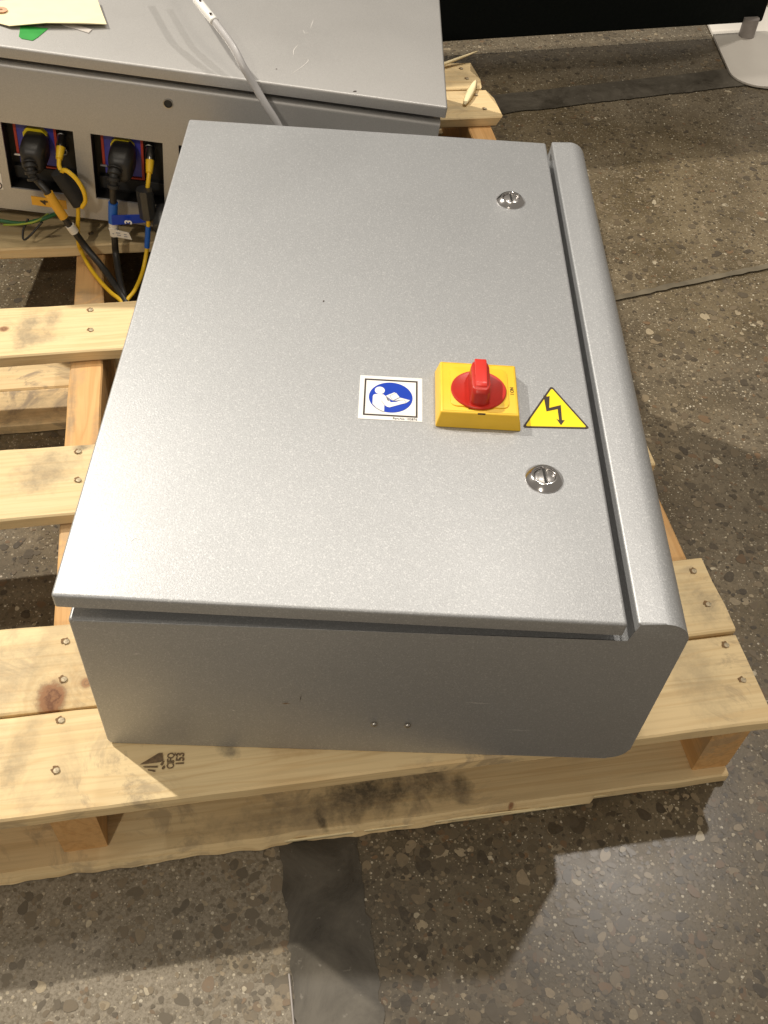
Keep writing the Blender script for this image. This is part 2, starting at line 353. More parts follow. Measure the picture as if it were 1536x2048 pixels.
# pebbles showing in the polished surface: flat-ground stones, irregular outlines
def pebbles():
    N = 62000
    y = -0.75+5.7*rng.random(N)**1.25; x = rng.uniform(-1.5, 1, N); x = np.where(rng.random(N) < 0.62, rng.uniform(0.2, 2.0+0.36*(y+0.75)), x)
    size = 0.0034*(1-rng.random(N))**(-0.50); size = np.where(size > 0.018, 0.018*rng.uniform(0.3, 1.0, N), size)
    keep = np.ones(N, bool)
    for a, b, c_, hw in STR[:2]:
        for p, q in ((a, b), (b, c_)):
            d = np.array(q)-np.array(p); L = np.hypot(*d); d = d/L
            s_ = (x-p[0])*d[0]+(y-p[1])*d[1]; t_ = -(x-p[0])*d[1]+(y-p[1])*d[0]
            keep &= ~((s_ > -0.1) & (s_ < L+0.1) & (np.abs(t_) < hw+0.7*size))
    x, y, size = x[keep], y[keep], size[keep]; N = len(x); K = 13
    ang = rng.uniform(0, 2*np.pi, N); asp = rng.uniform(0.5, 1.0, N); rot = rng.uniform(0, 2*np.pi, N)
    th = np.linspace(0, 2*np.pi, K, endpoint=False)[None]+rng.normal(0, 0.07, (N, K))
    rad = (1+0.13*np.cos(2*th+rng.uniform(0, 6.3, (N, 1)))+0.10*np.cos(3*th+rng.uniform(0, 6.3, (N, 1)))+rng.normal(0, 0.04, (N, K)))*size[:, None]
    px = rad*np.cos(th); py = rad*np.sin(th)*asp[:, None]
    X = x[:, None]+px*np.cos(rot)[:, None]-py*np.sin(rot)[:, None]
    Y = y[:, None]+px*np.sin(rot)[:, None]+py*np.cos(rot)[:, None]
    Z = np.repeat((FZ+0.0003+rng.random(N)*0.0009)[:, None], K, 1)
    V = np.stack([X, Y, Z], -1).reshape(-1, 3)*U
    me = bpy.data.meshes.new('floor_pebbles')
    me.vertices.add(N*K); me.vertices.foreach_set('co', V.ravel().astype(np.float32))
    me.loops.add(N*K); me.loops.foreach_set('vertex_index', np.arange(N*K, dtype=np.int32))
    me.polygons.add(N); me.polygons.foreach_set('loop_start', np.arange(0, N*K, K, dtype=np.int32))
    me.polygons.foreach_set('loop_total', np.full(N, K, np.int32))
    me.update(calc_edges=True)
    pal = np.array([(0.030, 0.027, 0.024), (0.050, 0.042, 0.032), (0.085, 0.072, 0.055), (0.12, 0.10, 0.074), (0.15, 0.12, 0.085),
                    (0.19, 0.155, 0.11), (0.24, 0.195, 0.135), (0.32, 0.265, 0.19), (0.44, 0.38, 0.28), (0.17, 0.105, 0.06), (0.60, 0.55, 0.44)])
    pr = np.array([.12, .12, .13, .13, .13, .12, .09, .055, .025, .07, .01])
    cidx = rng.choice(len(pal), N, p=pr)
    colr = pal[cidx]*rng.uniform(0.8, 1.2, (N, 1)); colr = (colr*0.74+np.array([[0.135, 0.105, 0.066]])*0.26)*np.array([[0.90, 0.86, 0.78]])
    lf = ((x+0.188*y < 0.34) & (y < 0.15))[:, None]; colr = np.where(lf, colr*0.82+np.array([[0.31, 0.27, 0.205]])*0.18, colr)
    at = me.attributes.new('stone', 'FLOAT_COLOR', 'FACE')
    at.data.foreach_set('color', np.c_[colr, np.ones(N)].astype(np.float32).ravel())
    t = NT('ground_stone'); an = t.n('ShaderNodeAttribute', attribute_name='stone'); v = t.coords()
    nz = t.noise(v, 260, 4, 0.7)
    c = t.mix(t.mapr(nz, 0.3, 0.7, 0, 0.45), an.outputs['Color'], (0.12, 0.10, 0.075))
    t.b.inputs['Specular IOR Level'].default_value = 0.3
    me.materials.append(t.set(Base_Color=c, Roughness=0.29))
    o = bpy.data.objects.new('floor_pebbles', me); put(o)
    tag(o, 'tan, grey and charcoal stones ground flat in the concrete floor', 'pebbles', kind='stuff')
pebbles()

# ---------------------------------------------------------------- pallet
TH = math.radians(10.3); PO = (1.31, 0.13, 0.0)
pallet = empty('wooden_pallet', (PO[0], PO[1], FZ+0.0005), (0, 0, TH))
tag(pallet, 'pale pine pallet with spaced deck boards under the silver enclosures', 'pallet')
PZ = -(FZ+0.0005)            # deck height above the pallet's base
def board(name, s0, s1, t0, t1, ztop, th, mat, seed, axis='x', ragged_r=0.0, rag_front=0.0, wane=0.0, n=46):
    """one sawn board; edges slightly wavering, ends sawn or broken"""
    cx, cy = (s0+s1)/2, (t0+t1)/2; L = (s1-s0) if axis == 'x' else (t1-t0); W = (t1-t0) if axis == 'x' else (s1-s0)
    r_ = 0.004
    prof = [(-W/2+r_, -th), (-W/2, -th+r_), (-W/2, -r_), (-W/2+r_, 0), (-W/6, 0), (W/6, 0), (W/2-r_, 0), (W/2, -r_), (W/2, -th+r_), (W/2-r_, -th), (0, -th)]
    bm = bmesh.new(); rings = []
    for i in range(n+1):
        u = -L/2+L*i/n; ring = []
        for j, (a, b) in enumerate(prof):
            ex = noise.noise(Vector((u*2.2, seed*7.1, (a > 0)*5.0)))*0.006 + noise.noise(Vector((u*11, seed*3.3, (a > 0)*9.0)))*0.0022
            ez = noise.noise(Vector((u*4, seed*5.1, j*1.7)))*0.0016
            uu = u
            if i == n and ragged_r: uu = u + ragged_r*noise.noise(Vector((a*16, b*30, seed)))
            if i == n-1 and ragged_r: uu = u - ragged_r*0.2
            aa, bb = a+(ex if abs(a) > W/4 else 0), b+ez
            if rag_front and a < -W/4 and u < 1.12:
                g = noise.noise(Vector((u*5, seed, 1)))*0.6+noise.noise(Vector((u*24, seed, 4)))*0.4
                if b < -th*0.5: aa -= rag_front*(0.5+g); bb += 0.25*rag_front*g
                else: aa -= rag_front*0.25*g
            if wane and a < -W/4 and b > -th*0.5:
                g = max(0.0, noise.noise(Vector((u*1.7, seed, 11)))); bb -= wane*g
            ring.append(bm.verts.new((uu, aa, bb) if axis == 'x' else (-aa, uu, bb)))
        rings.append(ring)
    m = len(prof)
    for a, b in zip(rings, rings[1:]):
        for j in range(m): bm.faces.new((a[j], a[(j+1) % m], b[(j+1) % m], b[j]))
    bm.faces.new(rings[0][::-1]); bm.faces.new(rings[-1])
    o = from_bm(name, bm, mat, pallet, smooth=35, loc=(cx, cy, ztop+PZ))
    return o
TH_B = 0.036
XL, XR = -2.88, 0.005
cxm = (XL+XR)/2
def lx(s): return s-cxm
deck = [
    (-0.030, 0.182, XR, dict(seed=1, stains=[(lx(-1.55), 0.03, 0.06, 0.07, 1.1, 0.45, GREY), (lx(-1.47), 0.03, 0.018, 0.07, -0.3, 0.40, GREY), (lx(-1.09), -0.020, 0.014, 0.018, 1.0, 0.75, (0.11, 0.10, 0.085)), (lx(-0.95), -0.03, 0.06, 0.02, 0.0, 0.45, (0.40, 0.24, 0.10)), (lx(-0.12), 0.02, 0.05, 0.10, 0.2, 0.40, GREY), (lx(-1.38), -0.05, 0.02, 0.09, 0.1, 0.30, GREY)], knots=[(lx(-0.93), 0.01, 0.018, 0.010, 0.6)], grey=0.45), 0.0),
    (0.190, 0.392, 0.010, dict(seed=2, stains=[(lx(-1.52), -0.01, 0.09, 0.06, 0.4, 0.5, GREY), (lx(-1.36), -0.02, 0.05, 0.05, 0.9, 0.45, GREY), (lx(-0.04), -0.02, 0.035, 0.05, 0.1, 0.55, GREY)], knots=[(lx(-1.425), -0.078, 0.026, 0.040, 1.0), (lx(-1.36), -0.05, 0.012, 0.012, 0.8)], grey=0.6), 0.01),
    (0.692, 0.915, XR, dict(seed=3, stains=[(lx(-1.47), 0.03, 0.065, 0.05, 0.5, 0.65, GREY), (lx(-1.385), 0.102, 0.020, 0.012, 0.1, 0.85, (0.07, 0.065, 0.06))], grey=0.3), 0.0),
    (1.259, 1.466, XR, dict(seed=4, stains=[(lx(-1.545), 0.0, 0.030, 0.075, -0.1, 0.72, GREY), (lx(-1.485), 0.035, 0.022, 0.040, -0.2, 0.75, GREY), (lx(-1.52), -0.04, 0.05, 0.02, 0.0, 0.5, GREY)], knots=[(lx(-1.607), 0.012, 0.013, 0.011, 0.95)], grey=0.2), 0.0),
    (1.742, 1.950, XR, dict(seed=5, stains=[(lx(-1.5), -0.05, 0.02, 0.006, 0.1, 0.9, (0.08, 0.05, 0.03))], grey=0.3), 0.0),
    (2.412, 2.615, 0.032, dict(seed=6, stains=[(lx(-0.06), 0.08, 0.03, 0.02, 0.0, 0.5, GREY)], grey=0.3), 0.03),
    (2.622, 2.830, 0.012, dict(seed=7, stains=[(lx(-0.08), 0.0, 0.10, 0.03, 0.0, 0.4, GREY)], grey=0.45), 0.05),
]
for i, (t0, t1, xr, kw, rag) in enumerate(deck):
    L_ = tuple(a*(1-0.05*((i*37) % 3)) for a in PINE_L)
    m = wood('pine_deck_board', L_, PINE_D, **kw)
    board('deck_board', XL, xr, t0, t1, -0.0006*(i % 3), TH_B, m, seed=i+1, ragged_r=rag)
ORANGE_L, ORANGE_D = (0.66, 0.40, 0.17), (0.50, 0.27, 0.095)
for i, (s0, s1) in enumerate(((-2.875, -2.790), (-1.437, -1.352), (-0.088, -0.003))):
    m = wood('orange_pine_stringer', ORANGE_L, ORANGE_D, 11+i, axis='y', grey=0.35, stains=[(0.035, -0.45, 0.012, 0.10, 0.0, 0.6, GREY), (-0.03, -0.32, 0.010, 0.12, 0.0, 0.6, GREY)] if i == 1 else ())
    board('stringer', s0, s1, 0.0+(0.006 if i == 1 else 0), 2.80, -TH_B-0.0015, 0.2185, m, seed=20+i, axis='y', n=30)
BT = -0.2555
for i, (t0, t1, kw, rf) in enumerate((
    (-0.022, 0.205, dict(seed=31, stains=[(lx(-0.80), -0.045, 0.10, 0.045, 0.1, 0.95, (0.10, 0.085, 0.06)), (lx(-0.66), -0.03, 0.03, 0.05, 0.1, 0.85, (0.10, 0.085, 0.06)), (lx(-0.60), -0.06, 0.02, 0.03, 0.1, 0.8, (0.10, 0.085, 0.06)), (lx(-0.91), -0.09, 0.008, 0.022, 0.3, 1.0, (0.03, 0.025, 0.02)), (lx(-0.96), -0.07, 0.16, 0.03, 0.05, 0.6, GREY)], knots=[(lx(-0.50), -0.112, 0.006, 0.004, 0.9)], grey=0.35), 0.016),
    (1.268, 1.412, dict(seed=32, grey=0.9, stains=[(lx(-1.58), -0.02, 0.12, 0.05, 0.2, 0.6, GREY)]), 0.0),
    (1.418, 1.625, dict(seed=33, grey=0.7), 0.0),
    (2.60, 2.81, dict(seed=34, grey=0.5), 0.0))):
    m = wood('pine_bottom_board', tuple(a*(0.92 if i else 1.0) for a in PINE_L), tuple(a*0.95 for a in PINE_D), **kw)
    board('bottom_board', XL, XR-0.01, t0, t1, BT, 0.0345, m, seed=40+i, rag_front=rf, wane=0.010 if i == 0 else 0.0, n=260 if i == 0 else 40)
# torn slivers hanging off the lower front edge
def sliver(pts, w_, th, mat, parent, name='splinter'):
    bm = bmesh.new(); P = spline(pts, 4); m = len(P); rows = []
    for i, p in enumerate(P):
        k = math.sin(math.pi*min(1, max(0.06, (i+0.5)/m)))**0.6
        t_ = (P[min(i+1, m-1)]-P[max(i-1, 0)]).normalized(); n_ = t_.cross(Vector((0, 0, 1))).normalized()
        rows.append([bm.verts.new(p+n_*w_*k*a+Vector((0, 0, b*th*k))) for a, b in ((-1, -.5), (-.3, .6), (.5, .7), (1, -.5))])
    for a, b in zip(rows, rows[1:]):
        for j in range(4): bm.faces.new((a[j], a[(j+1) % 4], b[(j+1) % 4], b[j]))
    bm.faces.new(rows[0][::-1]); bm.faces.new(rows[-1])
    return from_bm(name, bm, mat, parent, smooth=True)
for (a, b, w_, dz, dy) in ((-1.05, -0.42, 0.004, -0.024, -0.024), (-0.80, -0.33, 0.0035, -0.029, -0.026), (-0.60, -0.27, 0.0025, -0.018, -0.019), (-1.15, -0.70, 0.0035, -0.020, -0.024)):
    sliver([(a, dy+0.006, PZ+BT+dz), ((a*2+b)/3, dy, PZ+BT+dz-0.002), ((a+2*b)/3, dy-0.002, PZ+BT+dz+0.001), (b, dy-0.004, PZ+BT+dz)], w_, 0.006, SPLINT, pallet)
# nails with their torn wood
def nail_mesh():
    bm = bm_lathe([(0.0060, 0.0), (0.0060, 0.0004), (0.0052, 0.0007), (0.0006, 0.0008)], n=14)
    return from_bm('nail', bm, NAILM, pallet, smooth=30)
def hole_mesh():
    pts = []
    for k in range(14):
        a = 2*math.pi*k/14; rr = 0.0074*(1+0.8*noise.noise(Vector((math.cos(a)*2, math.sin(a)*2, 3.0))))
        pts.append((rr*math.cos(a)*1.15, rr*math.sin(a)*0.9))
    bm = bm_prism(pts, 0.0, 0.0007)
    return from_bm('nail_dent', bm, HOLE, pallet)
nail0 = nail_mesh(); hole0 = hole_mesh(); first = True
NAILS = [(-1.405, 0.163), (-1.409, 0.058), (-1.403, 0.345), (-1.404, 0.255), (-1.397, 0.89), (-1.394, 0.796), (-1.383, 1.434), (-1.380, 1.347),
         (-0.025, 0.357), (-0.027, 0.265), (-0.028, 0.158), (-0.026, 0.071), (-0.04, 2.78), (-0.035, 2.70), (-0.02, 2.47), (-0.03, 2.575), (-1.39, 1.90), (-1.39, 1.80)]
for i, (s_, t_) in enumerate(NAILS):
    for src, dz, dx in ((hole0, 0.0014, 0.0), (nail0, 0.0019, 0.003)):
        if first and src is hole0: o = hole0
        elif i == 0: o = nail0
        else: o = copy_part(src, pallet, (0, 0, 0))
        if src is hole0: first = False
        o.location = ((s_+dx)*U, (t_-dx*0.6)*U, (PZ+dz)*U); o.rotation_euler = (0, 0, i*1.7)
# ink stamp on the front board: tree mark, CIFQ, 153 (reads upwards)
stamp = empty('ink_stamp', (0, 0, 0)); stamp.parent = pallet; stamp.scale = (1.18, 1.18, 1); stamp.location = (-1.218*U, 0.047*U, (PZ+0.0022)*U)
bm = bm_prism([(-0.030, 0.000), (0.000, 0.016), (0.006, 0.015), (0.007, 0.002), (0.0, 0.0)], 0, 0.0006)
bm_prism([(-0.025, -0.004), (-0.002, -0.006), (-0.002, -0.009), (-0.023, -0.006)], 0, 0.0006, bm)
bm_prism([(-0.018, -0.010), (-0.006, -0.013), (-0.006, -0.016), (-0.017, -0.012)], 0, 0.0006, bm)
bm_prism([(0.002, -0.004), (0.006, 0.002), (0.009, 0.001), (0.005, -0.007)], 0, 0.0006, bm)
bm_prism([(0.004, -0.011), (0.008, -0.006), (0.010, -0.010), (0.006, -0.014)], 0, 0.0006, bm)
from_bm('tree_mark', bm, STAMPINK, stamp)
text('stamp_letters', 'CIFQ', 0.016, STAMPINK, stamp, (0.019, 0, 0.0003), math.radians(86), sx=0.78, bold=0.02)
text('stamp_digits', '153', 0.018, STAMPINK, stamp, (0.034, 0.001, 0.0003), math.radians(86), sx=0.85, bold=0.03)

# loose splinters on the far board
def world_on_pallet(s_, t_): return (PO[0]+s_*math.cos(TH)-t_*math.sin(TH), PO[1]+s_*math.sin(TH)+t_*math.cos(TH))
a = world_on_pallet(-0.090, 2.49); b = world_on_pallet(-0.012, 2.655)
o = sliver([(0, 0, 0.006), ((b[0]-a[0])*0.35, (b[1]-a[1])*0.35, 0.009), ((b[0]-a[0])*0.7, (b[1]-a[1])*0.7, 0.010), (b[0]-a[0], b[1]-a[1], 0.014)], 0.016, 0.006, SPLINT, None, 'wood_splinter')
o.location = (a[0]*U, a[1]*U, 0.002*U); tag(o, 'pale broad wood splinter lying across the two far pallet boards', 'splinter')
a = world_on_pallet(-0.24, 2.74); b = world_on_pallet(0.035, 2.845)
o = sliver([(0, 0, 0.004), ((b[0]-a[0])*0.4, (b[1]-a[1])*0.4, 0.012), (b[0]-a[0], b[1]-a[1], 0.034)], 0.010, 0.006, SPLINT, None, 'wood_splinter')
o.location = (a[0]*U, a[1]*U, 0.002*U); tag(o, 'thin raised wood splinter at the far edge of the pallet, near the black screen', 'splinter')

# ---------------------------------------------------------------- front enclosure
enc = empty('electrical_enclosure', (0.5, 0.74, 0))
tag(enc, 'large silver hammertone steel enclosure with yellow and red switch on its closed door', 'electrical enclosure')
EO = (-0.5, -0.74, 0)
def E(o):        # parts below are given in world multiples; shift them under the enclosure's Empty
    o.location = (o.location.x+EO[0]*U, o.location.y+EO[1]*U, o.location.z); return o
ZT, ZB = 0.4694, 0.413; GX = 0.9085; L0 = 1.482
r1, r2 = 0.046, 0.040
prof = [(0.012, 0.0)] + arc(1-r2, r2, r2, -90, 0, 8) + arc(1-r1, ZT-r1, r1, 0, 90, 14) + \
       arc(GX+0.005, ZT-0.005, 0.005, 90, 180, 4) + [(GX, ZB+0.008)] + [(GX-0.002, ZB+0.002), (GX-0.008, ZB)] + \
       arc(0.008, ZB-0.008, 0.008, 90, 180, 3) + [(0.0, 0.012), (0.004, 0.003)]
bm = bmesh.new(); n = len(prof)
A = [bm.verts.new((x, 0, z)) for x, z in prof]; B = [bm.verts.new((x, L0, z)) for x, z in prof]
fa = bm.faces.new(A); fb = bm.faces.new(B[::-1])
for i in range(n): bm.faces.new((A[(i+1) % n], A[i], B[i], B[(i+1) % n]))
es = list(fa.edges)+list(fb.edges)
bmesh.ops.bevel(bm, geom=es, offset=0.0045, segments=3, profile=0.5, affect='EDGES', clamp_overlap=True)
for v in bm.verts:            # the folded shell is a few millimetres out of square
    if v.co.y < 0.1: v.co.y += (-0.006+0.011*v.co.x)*(1-v.co.z/ZT)+(0.0)*v.co.z
E(from_bm('body', bm, SILVER, enc, smooth=28))
# rim standing in the gap below the door, added to block light
bm = bmesh.new()
for lo, hi in (((0.045, 0.030, ZB-0.002), (0.86, 0.055, 0.441)), ((0.045, 1.43, ZB-0.002), (0.86, 1.455, 0.441)), ((0.045, 0.055, ZB-0.002), (0.07, 1.43, 0.441)), ((0.835, 0.055, ZB-0.002), (0.86, 1.43, 0.441))):
    bm_box(lo, hi, bm)
E(from_bm('light_block_gasket', bm, GASKET, enc))
# door: a folded pan
dq = [(-0.0168, 0.0040), (0.8915, -0.0040), (0.8933, 1.4735), (-0.0171, 1.4900)]
bm = bm_prism(dq, 0.4395, ZT+0.0004)
bm.edges.ensure_lookup_table()
bev(bm, 0.006, 4, lambda e: not (e.verts[0].co.z < 0.45 and e.verts[1].co.z < 0.45))
door = E(from_bm('door', bm, SILVER, enc, smooth=30))
DZ = ZT+0.0004
# small marks
def scratch(pts, w_, parent, z, mat=SCRATCH, shift=EO):
    bm = bmesh.new(); P = spline([(x, y, 0) for x, y in pts], 4); m = len(P); rows = []
    for i, p in enumerate(P):
        t_ = (P[min(i+1, m-1)]-P[max(i-1, 0)]).normalized(); k = math.sin(math.pi*(i+0.4)/(m+0.2))
        n_ = Vector((-t_.y, t_.x, 0))*w_*k
        rows.append((bm.verts.new(p+n_), bm.verts.new(p-n_)))
    for a, b in zip(rows, rows[1:]): bm.faces.new((a[0], a[1], b[1], b[0]))
    bmesh.ops.translate(bm, verts=bm.verts, vec=(shift[0], shift[1], z))
    return from_bm('scratch', bm, mat, parent)
# locks
def lock(x, y, yaw):
    ring = bm_lathe([(0.0345, 0.0), (0.0345, 0.0016), (0.0335, 0.0030), (0.0300, 0.0062), (0.0255, 0.0105), (0.0225, 0.0122), (0.0205, 0.0122), (0.0192, 0.0105), (0.0185, 0.0020), (0.0, 0.0015)], close=False)
    o = from_bm('lock', ring, CHROME, enc, smooth=50, loc=(x+EO[0], y+EO[1], DZ))
    c = bm_lathe([(0.0180, 0.0010), (0.0180, 0.0068), (0.0168, 0.0078), (0.0006, 0.0080)], n=40)
    from_bm('lock_barrel', c, BRUSH, o, smooth=40)
    s_ = bmesh.new(); bm_box((-0.0024, -0.0165, 0.0066), (0.0024, 0.0165, 0.0084), s_)
    k = from_bm('screw_slot', s_, DARKM, o); k.rotation_euler = (0, 0, yaw)
    ridge = from_bm('slot_lip', bm_box((0.0030, -0.015, 0.0070), (0.0042, 0.015, 0.0092)), CHROME, o); ridge.rotation_euler = (0, 0, yaw)
lock(0.7844, 0.3014, math.radians(4)); lock(0.7838, 1.1929, math.radians(2))
# rotary isolator switch
sw = from_bm('switch_plate', (lambda: (lambda bm: bev(bm, 0.0030, 3))(
    (lambda bm: ([setattr(v, 'co', Vector((v.co.x*(1-0.10*(v.co.z > 0.02)), v.co.y*(1-0.10*(v.co.z > 0.02)), v.co.z))) for v in bm.verts], bm)[1])(bm_box((-0.0800, -0.0770, 0.0), (0.0800, 0.0770, 0.034)))))(),
    YEL, enc, smooth=30, loc=(0.6725+EO[0], 0.4955+EO[1], DZ))
sw.rotation_euler = (0, 0, math.radians(-0.6))
ridge = bmesh.new()
for lo, hi in (((-0.068, -0.066, 0.0338), (0.068, -0.0655, 0.0346)), ((-0.068, 0.0655, 0.0338), (0.068, 0.066, 0.0346)), ((-0.068, -0.0655, 0.0338), (-0.0675, 0.0655, 0.0346)), ((0.0675, -0.0655, 0.0338), (0.068, 0.0655, 0.0346))):
    bm_box(lo, hi, ridge)
from_bm('plate_rim_line', ridge, YEL, sw)
raised = bm_prism(arc(0.042, 0.042, 0.012, 0, 90, 5)+arc(-0.042, 0.042, 0.012, 90, 180, 5)+arc(-0.042, -0.042, 0.012, 180, 270, 5)+arc(0.042, -0.042, 0.012, 270, 360, 5), 0.0335, 0.0362)
bev(raised, 0.0012, 2, lambda e: min(v.co.z for v in e.verts) > 0.036)
from_bm('raised_panel', raised, YEL, sw, smooth=40)
dial = bm_lathe([(0.0520, 0.0352), (0.0520, 0.0385), (0.0505, 0.0400), (0.0460, 0.0395), (0.0420, 0.0380), (0.0, 0.0378)], n=64, close=False)
from_bm('switch_dial', dial, RED, sw, smooth=40, loc=(-0.001, -0.010, 0))
kp = []
kb = bmesh.new()
secs = [(0.0365, 0.0190, -0.0450, 0.0460), (0.048, 0.0182, -0.0430, 0.0450), (0.064, 0.0175, -0.0405, 0.0430), (0.0705, 0.0168, -0.035, 0.041)]
rings_ = []
for z, hx, y0, y1 in secs:
    pts = [(-hx*0.55, y0), (hx*0.55, y0), (hx*0.93, y0+0.006), (hx, y0+0.016), (hx, y1-0.012), (hx*0.8, y1), (-hx*0.8, y1), (-hx, y1-0.012), (-hx, y0+0.016), (-hx*0.93, y0+0.006)]
    rings_.append([kb.verts.new((x, y, z)) for x, y in pts])
for a, b in zip(rings_, rings_[1:]):
    for j in range(10): kb.faces.new((a[j], a[(j+1) % 10], b[(j+1) % 10], b[j]))
kb.faces.new(rings_[-1])
bev(kb, 0.0022, 2, lambda e: min(v.co.z for v in e.verts) > 0.063)
knob = from_bm('switch_knob', kb, RED, sw, smooth=45, loc=(-0.001, -0.010, 0))
ins = bmesh.new()
bm_prism([(-0.034, 0.0600), (-0.028, 0.0725), (-0.020, 0.0755), (0.036, 0.0800), (0.0435, 0.0760), (0.046, 0.0560)], -0.0110, 0.0110, ins, axis='x')
bev(ins, 0.0020, 2)
from_bm('padlock_slide', ins, RED2, sw, smooth=40, loc=(-0.001, -0.010, 0))
text('on_mark', 'I ON', 0.0105, INK, sw, (0.0625, -0.004, 0.0344), math.radians(90), sx=0.9)
from_bm('off_mark', bm_box((-0.021, -0.0605, 0.0338), (-0.010, -0.0588, 0.0345)), INK, sw)
from_bm('mould_mark', bm_box((-0.004, -0.0700, 0.0300), (0.010, -0.0692, 0.0345)), INK, sw)
# instruction sticker: read the manual
st = from_bm('manual_sticker', bm_box((-0.0600, -0.0600, 0), (0.0600, 0.0600, 0.0010)), VINYL_W, enc, loc=(0.5089+EO[0], 0.4908+EO[1], DZ)); st.rotation_euler = (0, 0, math.radians(-0.4))
b_ = bmesh.new()
q = 0.0510; hgt = 0.0545; w0 = 0.0019
for lo, hi in (((-q, -0.0500, 0.0010), (q, -0.0500+2*w0, 0.0014)), ((-q, 0.0510-2*w0, 0.0010), (q, 0.0510, 0.0014)), ((-q, -0.0500+2*w0, 0.0010), (-q+w0*1.7, 0.0510-2*w0, 0.0014)), ((q-w0*1.7, -0.0500+2*w0, 0.0010), (q, 0.0510-2*w0, 0.0014))):
    bm_box(lo, hi, b_)
from_bm('sticker_border', b_, INK, st)
K = 0.0385/100.0             # pictogram units
from_bm('blue_disc', bm_prism(arc(0.0, 0.0015, 0.0415, 0, 360, 64)[:-1], 0.0010, 0.0014), VINYL_B, st)
def icon(pts): return [((x-50)*0.00083, (50-y)*0.00083+0.0015) for x, y in pts]
pic = bmesh.new()
# head
bm_prism([(a*1, b) for a, b in icon([(24.5+11.5*math.cos(t_*math.pi/12), 29+12.5*math.sin(t_*math.pi/12)) for t_ in range(24)])][::-1], 0.0014, 0.0018, pic)
# torso with forearm reaching to the book
bm_prism(icon([(9, 76), (9, 49), (11, 44), (16, 42), (33, 42), (38, 47), (50, 67), (62, 65), (74, 58.5), (80, 57.5), (85, 61), (84, 67), (76, 70), (48, 83.5), (42, 82), (36, 76), (36, 99), (28, 95.5), (18, 88)])[::-1], 0.0014, 0.0018, pic)
# open book: left leaf and right leaf
bm_prism(icon([(39, 46), (58, 33), (60, 35), (47, 47), (56, 61.5), (54, 60.5)])[::-1], 0.0014, 0.0018, pic)
bm_prism(icon([(47.5, 46), (62, 34.5), (70.5, 49), (55, 61)])[::-1], 0.0015, 0.0019, pic)
bm_prism(icon([(39, 50), (48, 60), (44, 63)])[::-1], 0.0014, 0.0018, pic)
bm_prism(icon([(57, 62), (71.5, 50), (94, 57), (84, 68), (85.5, 62), (80.5, 57.8), (73, 58.8)])[::-1], 0.00145, 0.00185, pic)
from_bm('reader_pictogram', pic, VINYL_W, st)
ln = bmesh.new()
def stroke(bm, pts, w_, z0, z1):
    for (x0, y0), (x1, y1) in zip(pts, pts[1:]):
        d = Vector((x1-x0, y1-y0)); n_ = Vector((-d.y, d.x)).normalized()*w_
        bm_prism([(x0-n_.x, y0-n_.y), (x1-n_.x, y1-n_.y), (x1+n_.x, y1+n_.y), (x0+n_.x, y0+n_.y)], z0, z1, bm)
for k, pl in enumerate((icon([(47.5, 46), (62, 34.5)]), icon([(47.5, 46), (55, 61), (70.5, 49)]), icon([(38, 47), (50, 66)]), icon([(29, 64), (36, 76)]), icon([(56, 62.5), (73, 58.5), (80, 57.2), (85, 61), (84, 67)]), icon([(9, 76), (18, 88), (28, 95.5), (36, 99)]), icon([(41, 50), (50, 60)]))):
    stroke(ln, pl, 0.00045, 0.0019, 0.0021+0.00002*k)
from_bm('pictogram_lines', ln, LINE, st)
text('part_number', 'Part.No. 102876', 0.0080, INK, st, (0.0275, -0.0552, 0.0012), 0, sx=0.85)
# high-voltage triangle
def rtri(P, r_, n=6):
    out = []
    for i in range(3):
        p, a, b = Vector(P[i]), Vector(P[i-1]), Vector(P[(i+1) % 3])
        u, v = (a-p).normalized(), (b-p).normalized(); half = u.angle(v)/2
        c = p+(u+v).normalized()*r_/math.sin(half); d0 = (p+u*r_/math.tan(half))-c; d1 = (p+v*r_/math.tan(half))-c
        a0 = math.atan2(d0.y, d0.x); a1 = math.atan2(d1.y, d1.x)
        while a1 < a0: a1 += 2*math.pi
        if a1-a0 > math.pi: a1 -= 2*math.pi
        for j in range(n+1): out.append((c.x+r_*math.cos(a0+(a1-a0)*j/n), c.y+r_*math.sin(a0+(a1-a0)*j/n)))
    return out
TR = [(0.8205, 0.5490), (0.7545, 0.4290), (0.8825, 0.4345)]
tc = (0.819, 0.470); TRl = [(x-tc[0], y-tc[1]) for x, y in TR]
wt = from_bm('voltage_sticker', bm_prism(rtri(TRl, 0.004), 0, 0.0010), INK, enc, loc=(tc[0]+EO[0], tc[1]+EO[1], DZ))
from_bm('yellow_field', bm_prism(rtri([(x*0.90+0.0001, y*0.90-0.0004) for x, y in TRl], 0.0022), 0.0010, 0.0014), VINYL_Y, wt)
# bolt arrow traced as the printed symbol
def bp2(u, v): return ((u-789)*0.000105, (638-v)*0.0001636)
bolt = [(630, 335), (668, 352), (706, 355), (742, 345), (706, 548), (925, 490), (908, 742), (958, 740), (878, 826), (808, 722), (855, 745), (858, 560), (648, 608)]
from_bm('bolt_symbol', bm_prism([bp2(*p) for p in bolt][::-1], 0.0014, 0.0018), INK, wt)
